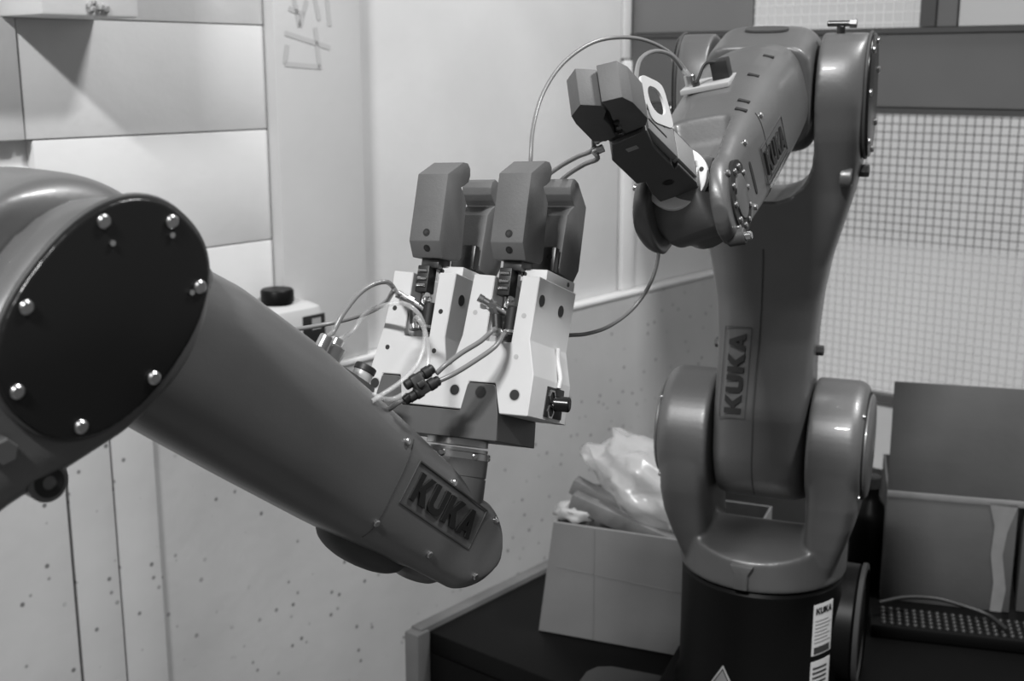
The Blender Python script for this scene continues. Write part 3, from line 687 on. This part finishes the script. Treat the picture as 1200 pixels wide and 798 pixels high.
# white sensor bracket with an oval window, standing on the far side of the body
b = NB(); outer = [sup(2*math.pi*i/40, .021, .030, 5) for i in range(40)]; inner = [sup(2*math.pi*i/40, .0125, .0195, 2.3) for i in range(40)]
for zz in (0, .0022):
    pass
oa = [[b.verts.new((x, y, z)) for x, y in outer] for z in (0, .0022)]; ia = [[b.verts.new((x-.001, y+.001, z)) for x, y in inner] for z in (0, .0022)]
for k in range(40):
    k2 = (k+1) % 40
    b.faces.new((oa[0][k], ia[0][k], ia[0][k2], oa[0][k2])); b.faces.new((oa[1][k], oa[1][k2], ia[1][k2], ia[1][k]))
    b.faces.new((oa[0][k], oa[0][k2], oa[1][k2], oa[1][k])); b.faces.new((ia[0][k], ia[1][k], ia[1][k2], ia[0][k2]))
brk = link('sensor_bracket', to_mesh(b, 'sensor_bracket', 35), 'alu_white', g2, GR @ frame(V((-25, 30, 99))/1000, V((.95, 0, -.30)).normalized(), V((.30, 0, .95)).normalized(), V((0, -1, 0))))
for u, v, w in ((14, -18, 124), (8, -13, 131)):
    gcyl('fitting', 'steel', g2, GR, (u, v+3, w), (.15, -1, .1), 3.6, 9, 14); gcyl('fitting_nut', 'dark_steel', g2, GR, (u, v-3, w), (.15, -1, .1), 4.8, 2, 6)
# ================================================================== hoses
def hose(label, pts, r=.0021, material='hose_grey', group='air hoses', n=12):
    b = NB(); tube(b, catmull(pts, n), r, 10); M = shape_center(b)
    o = link('air_hose', to_mesh(b, 'air_hose'), material, None, M); tag(o, label, 'hose', group); return o
FML = RL['FM']; FMR = RR['FM']
def top_z(x, y=0):
    hz, zc, hy, e = arm_sec(x); return zc+hz*(1-(abs(y)/hy)**e)**(1/e)
pt1 = FML @ V((.216, -.012, top_z(.216)+.011)); pt2 = FML @ V((.238, .002, top_z(.238)+.020))
def fit_end(uc): return mm(GL, *(V((uc+3, -32, 112))+V((-.80, -.45, .40)).normalized()*28))
e1 = fit_end(-34)
hose('grey air hose looping from the left gripper fitting down to the forearm connectors', [e1, at(455, 331, .98), at(438, 333, .97), at(420, 345, .96), at(402, 368, .95), at(391, 388, .945), pt1])
hose('grey air hose running from the left gripper fitting leftwards behind the forearm', [e1, at(461, 341, 1.0), at(452, 354, 1.03), at(432, 366, 1.06), at(400, 376, 1.08), at(365, 383, 1.08), at(330, 389, 1.07), at(296, 402, 1.04), at(262, 425, .98), at(250, 452, .93)])
hose('clear air hose arching from the forearm connectors over the gripper front to the coupler', [pt2, at(413, 388, .965), at(428, 368, .98), at(450, 358, .985), at(474, 356, .985), at(492, 370, .985), at(498, 395, .985), at(490, 425, .97), at(470, 447, .95), at(448, 462, .935), at(436, 470, .93)], .0019, 'hose_clear')
hose('clear air hose dropping from the left gripper fitting to the black coupler', [mm(GL, -36, -39, 96), at(488, 372, .985), at(498, 388, .98), at(502, 410, .98), at(501, 436, .975)], .0019, 'hose_clear')
hose('upper of two grey air hoses curving from the right gripper fitting to the black coupler', [mm(GL, 46, -39, 96), at(579, 386, .985), at(563, 400, .975), at(542, 413, .97), at(523, 427, .965), at(511, 438, .965)])
hose('lower of two grey air hoses curving from the right gripper fitting to the black coupler', [mm(GL, 52, -33, 94), at(590, 391, 1.0), at(580, 406, .985), at(558, 422, .975), at(532, 438, .967), at(513, 447, .966)])
hose('clear air hose from the black coupler back onto the forearm', [at(474, 461, .95), at(462, 467, .945), at(450, 467, .94), at(436, 462, .94)], .0019, 'hose_clear')
hose('grey air hose from the black coupler tucked under the gripper base', [at(476, 466, .952), at(466, 472, .95), at(455, 480, .955), at(440, 487, .97)])
# black coupler that joins the hoses
cM = frame(at(492, 452, .955), (at(512, 440, .96)-at(474, 464, .95)).normalized(), V((.3, -.8, .4)), V((0, 0, 1)))
x = (at(512, 440, .96)-at(474, 464, .95)).normalized(); y = FW.cross(x).normalized(); z = x.cross(y)
cM = frame(at(492, 452, .957), x, y, z)
cp = thing('hose_coupler', 'black hose coupler lying between clear and grey hoses in front of the white gripper', 'coupler', cM)
b = NB(); box(b, -.005, .005, -.009, .008, -.005, .005, .0012)
for yy, x0, x1 in ((-.006, -.010, .013), (.004, -.013, .012)):
    for k in range(4): cyl(b, .0049 if k % 2 else .0041, x0+(x1-x0)*k/4, x0+(x1-x0)*(k+1)/4, 16, T(0, yy, 0) @ RY(90), None, .0005)
box(b, -.003, .003, -.003, .002, -.008, .008, .001); link('housing', to_mesh(b, 'housing'), 'black_rubber', cp, cM)
for p, a in (((.012, -.006, 0), (1, -.1, 0)), ((.011, .004, 0), (1, .1, 0)), ((-.013, .003, 0), (-1, .2, 0))):
    a = V(a).normalized(); xx = a.orthogonal().normalized(); b = NB(); cyl(b, .0042, -.002, .005, 16, None, bev=.001); link('port', to_mesh(b, 'port'), 'dark_steel' if p[0] > 0 else 'black_gloss', cp, cM @ frame(V(p), xx, a.cross(xx), a))
# connectors on top of the left forearm
def top_z(x, y=0):
    hz, zc, hy, e = arm_sec(x); return zc+hz*(1-(abs(y)/hy)**e)**(1/e)
fa = RL['fa']
b = NB(); loft(b, [(-.004, 0, 0, .040, .024, 3), (.004, 0, 0, .038, .022, 3)], 32); link('connector_pad', to_mesh(b, 'connector_pad'), 'robot_dark_paint', fa, FML @ T(.250, .004, top_z(.250)-.001))
for x, y, r, hgt, mt in ((.216, -.012, .0055, .013, 'steel'), (.234, -.004, .009, .014, 'steel'), (.238, .002, .0055, .022, 'bright_steel'), (.278, .004, .0085, .020, 'alu_grey'), (.298, -.004, .005, .008, 'steel')):
    b = NB(); cyl(b, r, -.004, hgt, 20, None, bev=.001); cn = link('connector', to_mesh(b, 'connector'), mt, fa, FML @ T(x, y, top_z(x, y)))
    if mt == 'alu_grey':
        b = NB(); cyl(b, r*1.08, hgt-.004, hgt+.002, 20, None, bev=.0008); link('connector_cap', to_mesh(b, 'connector_cap'), 'black_rubber', fa, FML @ T(x, y, top_z(x, y)))
# connectors on the upright robot's forearm
fr = RR['fa']; x0 = .235
b = NB(); box(b, -.024, .024, -.026, .026, -.003, .0025, .001); link('connector_pad', to_mesh(b, 'connector_pad'), 'alu_grey', fr, FMR @ T(x0, -.012, top_z(x0)))
b = NB(); box(b, -.009, .009, -.009, .009, 0, .022, .0015); link('connector', to_mesh(b, 'connector'), 'black_rubber', fr, FMR @ T(x0-.006, .002, top_z(x0)))
for dx, dy, r, hgt, mt in ((.004, -.030, .006, .018, 'steel'), (-.010, -.034, .0045, .014, 'bright_steel'), (.014, -.022, .004, .012, 'dark_steel')):
    b = NB(); cyl(b, r, 0, hgt, 14, None, bev=.001); link('connector', to_mesh(b, 'connector'), mt, fr, FMR @ T(x0+dx, dy, top_z(x0)-.004))
b = NB(); tube(b, catmull([FMR @ V((x0+.0, .002, top_z(x0)+.02)), FMR @ V((x0+.006, -.010, top_z(x0)+.022)), FMR @ V((x0+.014, -.018, top_z(x0)+.01)), FMR @ V((x0+.018, -.024, top_z(x0)))], 8), .0016); M = shape_center(b); link('connector_lead', to_mesh(b, 'connector_lead'), 'black_rubber', fr, M)
c0 = FMR @ V((x0+.004, -.030, top_z(x0)+.010)); c1 = FMR @ V((x0-.010, -.034, top_z(x0)+.008))
hose('long grey air hose arching high from the upright robot forearm down behind the tall jaws', [c0, at(806, 86, 1.36), at(785, 62, 1.34), at(755, 47, 1.31), at(722, 44, 1.28), at(690, 52, 1.26), at(658, 76, 1.24), at(636, 110, 1.22), at(625, 148, 1.2), at(622, 185, 1.19), at(620, 240, 1.19), mm(GL, 46, 60, 130), mm(GL, 48, 34, 118)], .0021)
hose('short grey air hose arching from the upright robot forearm to the bracket', [c1, at(800, 82, 1.34), at(786, 65, 1.3), at(768, 60, 1.26), at(752, 68, 1.22), at(746, 86, 1.12), mm(GR, -17, 20, 122)], .0023)
pA = mm(GR, 14.5, -24, 125); pB = mm(GR, 8.5, -19, 132)
hose('upper of two grey hoses leaving the upright robot gripper towards the tall jaws', [pB, at(694, 176, 1.03), at(676, 184, 1.06), at(655, 196, 1.1), at(636, 212, 1.17), at(615, 245, 1.21), mm(GL, -10, 80, 140), mm(GL, -30, 34, 116)], .0021)
hose('lower of two grey hoses leaving the upright robot gripper towards the tall jaws', [pA, at(700, 186, 1.02), at(684, 193, 1.05), at(664, 206, 1.1), at(648, 222, 1.17), at(630, 252, 1.22), mm(GL, -4, 78, 126), mm(GL, -30, 34, 106)], .0021)
hose('thin grey air hose hanging in a loop below the upright robot wrist', [FMR @ V((.40, -.05, -.02)), at(771, 275, 1.19), at(771, 302, 1.2), at(762, 332, 1.2), at(742, 361, 1.2), at(714, 382, 1.19), at(688, 391, 1.17), at(664, 393, 1.15), at(640, 396, 1.15), mm(GL, 52, 36, 96)], .0020)
# ================================================================== bench and things standing about
bn = thing('workbench', 'black-topped workbench with grey edge carrying the upright robot', 'workbench', WALLF @ T(-.4, 1.9, FLOOR))
wbox('bench_top', -1.268, .75, 1.30, 2.55, -.035, 0, 'bench_black', bn, .003)
wbox('edge_rail', -1.292, -1.268, 1.285, 2.55, -.16, .008, 'bench_edge', bn, .003)
wbox('apron', -1.268, .75, 1.30, 1.32, -.16, -.036, 'bench_black', bn)
for m_, s_ in ((-1.23, 1.35), (.70, 1.35), (-1.23, 2.5), (.70, 2.5)): wbox('leg', m_-.03, m_+.03, s_-.03, s_+.03, FLOOR, -.036, 'bench_edge', bn, .004)
wbox('corner_post', -1.292, -1.262, 1.270, 1.30, FLOOR, .004, 'bench_edge', bn, .003)
pd = thing('pedestal', 'steel pedestal under the left foreground robot', 'pedestal', Matrix.Translation((BL.x, BL.y, FLOOR)))
pm = frame(V((BL.x, BL.y, 0)), hL, Z3.cross(hL), Z3)
for nm, a in (('top_plate', (-.2, .2, -.17, .17, BL.z-.02, BL.z)), ('post', (-.12, .12, -.12, .12, FLOOR+.02, BL.z-.02)), ('foot_plate', (-.25, .25, -.25, .25, FLOOR, FLOOR+.02))):
    b = NB(); box(b, *a, .004); link(nm, to_mesh(b, nm, 30), 'bench_edge', pd, pm)
def floor_hit(px, py, z=0.0):
    r = FW+RT*((px-600)/FPX)+UPV*((399-py)/FPX); return C0+r*((z-CAMH)/r.z)
def carton_frame(pl, pr):
    """frame on the bench: x along the front edge, y backwards, z up"""
    x = (pr-pl); L = x.length; x.normalize(); y = Z3.cross(x); return frame(pl, x, y, Z3), L
def cpart(name, par, M, x0, x1, y0, y1, z0, z1, mt='cardboard', bev=.0012):
    c = V(((x0+x1)/2, (y0+y1)/2, (z0+z1)/2)); b = NB(); box(b, x0-c.x, x1-c.x, y0-c.y, y1-c.y, z0-c.z, z1-c.z, bev); return link(name, to_mesh(b, name, 30), mt, par, M @ Matrix.Translation(c))
# open carton on the left of the upright robot
P0, P1 = floor_hit(631, 739, .001), floor_hit(806, 771, .001)
CM, L = carton_frame(P0, P1); CW, CD, CH = .33, .20, .190
ct = thing('open_carton', 'open cardboard box full of packing scraps behind the upright robot', 'box', CM)
TH = .004
IN = .024
for nm, y0 in (('front_panel', 0), ('back_panel', CD-TH)):
    b = NB(); prism(b, [(0, 0), (CW, 0), (CW, CH), (IN, CH)], y0, y0+TH, Matrix(((1, 0, 0, 0), (0, 0, 1, 0), (0, 1, 0, 0), (0, 0, 0, 1))), .001, 1); link(nm, to_mesh(b, nm, 30), 'cardboard', ct, CM)
b = NB(); prism(b, [(0, 0), (TH, 0), (IN+TH, CH), (IN, CH)], TH, CD-TH, Matrix(((1, 0, 0, 0), (0, 0, 1, 0), (0, 1, 0, 0), (0, 0, 0, 1)))); link('side_panel', to_mesh(b, 'side_panel', 30), 'cardboard', ct, CM)
for nm, a, tilt in (('side_panel', (CW-TH, CW, TH, CD-TH, 0, CH), 0), ('bottom_panel', (TH, CW-TH, TH, CD-TH, 0, TH), 0)):
    cpart(nm, ct, CM, *a)
for k, xx in enumerate((.092,)):
    b = NB(); box(b, -.0012, .0012, -.0008, .0004, 0, CH-.004); link('crease', to_mesh(b, 'crease', 0), 'crease', ct, CM @ T(xx, 0, .002))
b = NB(); box(b, 0, CW-.03, -.0008, .0004, -.001, .001); link('crease', to_mesh(b, 'crease', 0), 'crease', ct, CM @ T(.03, 0, .115) @ RY(3))
# things in the carton
def crumple(name, label, cat, M, a, b_, c, amp, mt, seed, freq=14, sub=4):
    b = NB(); bmesh.ops.create_icosphere(b, subdivisions=sub, radius=1)
    for v in b.verts:
        n = v.co.normalized(); d = noise.noise(n*2.1+V((seed, 0, 0)))*amp*1.4+abs(noise.noise(n*5.3+V((0, seed, 0))))*amp-abs(noise.noise(n*11+V((seed, seed, 0))))*amp*.5
        v.co = V((n.x*a, n.y*b_, n.z*c))*(1+d)
    o = link(name, to_mesh(b, name, 80), mt, None, M); tag(o, label, cat); return o
crumple('plastic_bag', 'crumpled clear plastic bag bulging out of the open cardboard box', 'bag', CM @ T(.158, .10, CH+.045) @ RY(28), .115, .075, .058, .25, 'film', 3)
crumple('plastic_bag', 'small crumpled plastic bag behind the upright robot shoulder above the box', 'bag', CM @ T(.255, .13, CH+.115), .055, .05, .05, .35, 'film', 9, sub=3)
for i, (x0, z0, L_, ang, dy, lab) in enumerate(((.045, CH+.008, .18, 17, .03, 'front dark plank slanting across the top of the open box'), (.036, CH+.022, .17, 22, .06, 'rear dark plank slanting under the crumpled plastic bag'))):
    b = NB(); box(b, 0, L_, -.012, .012, -.013, .013, .002); o = link('wood_offcut', to_mesh(b, 'wood_offcut', 30), 'wood_dark', None, CM @ T(x0, dy, z0+.022) @ RY(ang)); tag(o, lab, 'wood', 'wood offcuts in the open box')
crumple('paper_ball', 'small pale crumpled paper at the left corner of the open box', 'paper', CM @ T(.048, .03, CH+.006), .03, .02, .016, .3, 'label_grey', 5, sub=3)
b = NB(); cyl(b, .008, 0, .32, 16, None, bev=.001); o = link('metal_tube', to_mesh(b, 'metal_tube'), 'alu_grey', None, CM @ T(.262, .17, .03) @ RY(-9)); tag(o, 'short grey tube leaning up behind the upright robot shoulder', 'tube')
# grey sheet lying before the open carton
b = NB(); prism(b, [(.04, 0), (.25, 0), (.25, .12), (.07, .12), (.05, .11), (.04, .09)], 0, .003, None, .0008, 1)
P2 = floor_hit(662, 800, .001); o = link('cardboard_sheet', to_mesh(b, 'cardboard_sheet', 30), 'sheet_grey', None, frame(P2, (P1-P0).normalized(), Z3.cross((P1-P0).normalized()), Z3) @ T(-.02, -.05, 0)); tag(o, 'flat grey cardboard sheet on the bench before the open carton', 'cardboard')
# taped carton on the right with its rear flap standing up
Q0, Q1 = floor_hit(1031, 702, .001), floor_hit(1182, 718, .001)
DM, L = carton_frame(Q0, Q1); DW = (Q1-Q0).length
dc = thing('taped_carton', 'grey cardboard box with upright flap and torn tape on the right', 'box', DM)
DH = .190
for nm, a in (('front_panel', (0, DW, 0, TH, 0, DH)), ('back_panel', (0, DW, .22, .22+TH, 0, DH)), ('side_panel', (0, TH, TH, .22, 0, DH)), ('side_panel', (DW-TH, DW, TH, .22, 0, DH)), ('bottom_panel', (TH, DW-TH, TH, .22, 0, TH))): cpart(nm, dc, DM, *a, mt='cardboard_dark')
b = NB(); box(b, 0, DW+.06, 0, TH, 0, .190, .0012); link('flap', to_mesh(b, 'flap', 30), 'cardboard_dark', dc, DM @ T(0, .004, DH) @ RX(-4))
cpart('top_tape', dc, DM, 0, DW+.03, -.0012, .001, DH-.005, DH+.006, 'tape', .0003)
b = NB(); pts = [(DW-.045, DH-.0), (DW+.0, DH), (DW-.014, .14), (DW-.018, .10), (DW-.008, .04), (DW-.012, 0), (DW-.03, 0), (DW-.028, .05), (DW-.036, .10), (DW-.034, .15)]
prism(b, pts, 0, .0012, Matrix(((1, 0, 0, 0), (0, 0, -1, 0), (0, 1, 0, 0), (0, 0, 0, 1)))); link('torn_tape', to_mesh(b, 'torn_tape', 30), 'tape', dc, DM)
# second carton beyond it
EMx = DM @ T(DW+.012, .01, 0) @ RZ(-5)
dd = thing('plain_carton', 'plain dark cardboard box at the right edge of the picture', 'box', EMx)
for nm, a in (('front_panel', (0, .2, 0, TH, 0, .178)), ('back_panel', (0, .2, .2, .2+TH, 0, .178)), ('side_panel', (0, TH, TH, .2, 0, .178)), ('side_panel', (.2-TH, .2, TH, .2, 0, .178)), ('lid', (0, .2, 0, .2, .178, .182))): cpart(nm, dd, EMx, *a, mt='cardboard_dark')
# black perforated tray before the cartons, with a black cable lying over it
R0 = floor_hit(1036, 728, .03); R1 = floor_hit(1215, 748, .03); R0.z = R1.z = .001
TM, L = carton_frame(R0, R1)
tr = thing('perforated_tray', 'black plastic tray with bumpy top in front of the taped carton', 'tray', TM)
b = NB(); box(b, -.02, .36, 0, .075, 0, .022, .004); link('tray_body', to_mesh(b, 'tray_body'), 'black_base', tr, TM)
b = NB()
for i in range(30):
    for j in range(5): bmesh.ops.create_icosphere(b, subdivisions=1, radius=.0052, matrix=T(.0+i*.012, .010+j*.0135, .022))
o = link('studs', to_mesh(b, 'studs', 80), 'black_rubber', tr, TM); o['kind'] = 'stuff'
b = NB(); tube(b, catmull([floor_hit(1030, 706, .05), floor_hit(1062, 700, .05), floor_hit(1100, 702, .045), floor_hit(1135, 712, .04), floor_hit(1160, 722, .034), floor_hit(1180, 738, .03)], 10), .0035); M = shape_center(b); o = link('black_cable', to_mesh(b, 'black_cable'), 'black_rubber', None, M); tag(o, 'black cable curving over the bumpy tray in front of the taped carton', 'cable')
# dark bottle and cling film between the robot and the taped carton
bp_ = floor_hit(1014, 684, .001); BM2 = Matrix.Translation(bp_)
b = NB(); lathe(b, [(0, 0), (.030, 0), (.033, .004), (.033, .125), (.030, .14), (.016, .155), (.013, .165), (.013, .18), (0, .18)], 32); bt = thing('dark_bottle', 'dark cylindrical bottle between the upright robot and the taped carton', 'bottle', BM2); link('bottle_body', to_mesh(b, 'bottle_body'), 'black_base', bt, BM2)
b = NB(); cyl(b, .015, .178, .2, 20, None, bev=.002); link('cap', to_mesh(b, 'cap'), 'label_dark', bt, BM2)
crumple('cling_film', 'pale crumpled plastic film behind the upright robot shoulder beside the carton', 'film', Matrix.Translation(floor_hit(1006, 690, .001)+V((.005, .16, .150))), .045, .03, .15, .2, 'film', 21, sub=3)
# small bracket shelf and the canister standing on it
sf = thing('wall_shelf', 'small grey bracket shelf on the wall under the white canister', 'shelf', WALLF @ T(-1.68, 1.335, .345))
wbox('board', -1.679, -1.585, 1.25, 1.42, .346, .355, 'bench_edge', sf, .001)
wbox('bracket', -1.650, -1.60, 1.30, 1.305, .29, .346, 'bench_edge', sf)
wbox('bracket', -1.650, -1.60, 1.37, 1.375, .29, .346, 'bench_edge', sf)
NMc = WALLF @ T(-1.640, 1.335, .3555)
cn = thing('canister', 'white plastic canister with black screw cap standing on the wall ledge', 'canister', NMc)
b = NB(); loft(b, [(0, 0, 0, .040, .058, 6), (.004, 0, 0, .043, .061, 6), (.112, 0, 0, .043, .061, 6), (.124, 0, 0, .040, .058, 5), (.131, 0, 0, .030, .046, 4), (.133, 0, 0, .022, .03, 3)], 40); link('body', to_mesh(b, 'canister_body'), 'canister_white', cn, NMc)
b = NB(); lathe(b, [(0, .112), (.026, .112), (.026, .122), (.0285, .123), (.0285, .142), (.026, .145), (0, .145)], 28); cpn = link('cap', to_mesh(b, 'canister_cap'), 'black_base', cn, NMc @ T(0, -.012, .014))
b = NB(); box(b, .0425, .0442, .006, .056, .034, .112, .0005); lb = link('label', to_mesh(b, 'canister_label', 30), 'logo_black', cn, NMc)
b = NB(); box(b, .044, .0448, .026, .046, .086, .106); link('label_mark', to_mesh(b, 'label_mark', 0), 'label_grey', lb, NMc)
b = NB(); box(b, .0425, .0440, -.04, -.01, .060, .066); box(b, .0425, .0440, -.04, -.014, .050, .054); link('label_line', to_mesh(b, 'label_line', 0), 'label_grey', cn, NMc)
# stickers on the upright robot's base
BMR = RR['BM']
def curved(name, th0, th1, z0, z1, r, mt, par, n=10):
    b = NB(); rows = []
    for k in range(n+1):
        t = math.radians(th0+(th1-th0)*k/n); rows.append([b.verts.new((rr*math.cos(t), rr*math.sin(t), z)) for rr, z in ((r, z0), (r, z1), (r-.001, z1), (r-.001, z0))])
    for a, c in zip(rows, rows[1:]):
        for i in range(4): b.faces.new((a[i], c[i], c[(i+1) % 4], a[(i+1) % 4]))
    b.faces.new(rows[0]); b.faces.new(rows[-1][::-1])
    return link(name, to_mesh(b, name, 30), mt, par, BMR)
base = RR['base']; R_ = .1119
st = curved('type_label', 48, 68, .112, .186, R_, 'label_white', base)
for k in range(7): curved('label_line', 50, 66-(k*3 % 5), .130+k*.0052, .1322+k*.0052, R_+.0004, 'label_grey', base, 6)
curved('label_line', 50, 66, .114, .124, R_+.0004, 'label_dark', base, 6)
ang = 50.0
for i, ch in enumerate('KUKA'):
    b = NB(); M0 = BMR @ RZ(50.0+i*4.1) @ T(R_+.0002, 0, .172) @ Matrix(((0, 0, 1, 0), (1, 0, 0, 0), (0, 1, 0, 0), (0, 0, 0, 1)))
    for j, p in enumerate(LET[ch][1]): prism(b, [(x*.0078, y*.009) for x, y in p], 0, .0004+.00003*j)
    link('label_letter', to_mesh(b, 'label_letter', 0), 'logo_black', base, M0)
curved('type_label', 48, 68, .060, .103, R_, 'label_white', base)
for k in range(4): curved('label_line', 50, 64, .070+k*.007, .073+k*.007, R_+.0004, 'label_dark', base, 6)
M0 = BMR @ RZ(-15) @ T(R_+.0003, 0, .072) @ Matrix(((0, 0, 1, 0), (1, 0, 0, 0), (0, 1, 0, 0), (0, 0, 0, 1)))
for nm, k, mt, h in (('warning_triangle', 1, 'label_white', .0004), ('warning_border', .82, 'logo_black', .0007), ('warning_field', .68, 'label_grey', .0010)):
    b = NB(); prism(b, [(.022*k*math.cos(math.radians(a)), .022*k*math.sin(math.radians(a))) for a in (90, 210, 330)], -.001, h); link(nm, to_mesh(b, nm, 0), mt, base, M0)
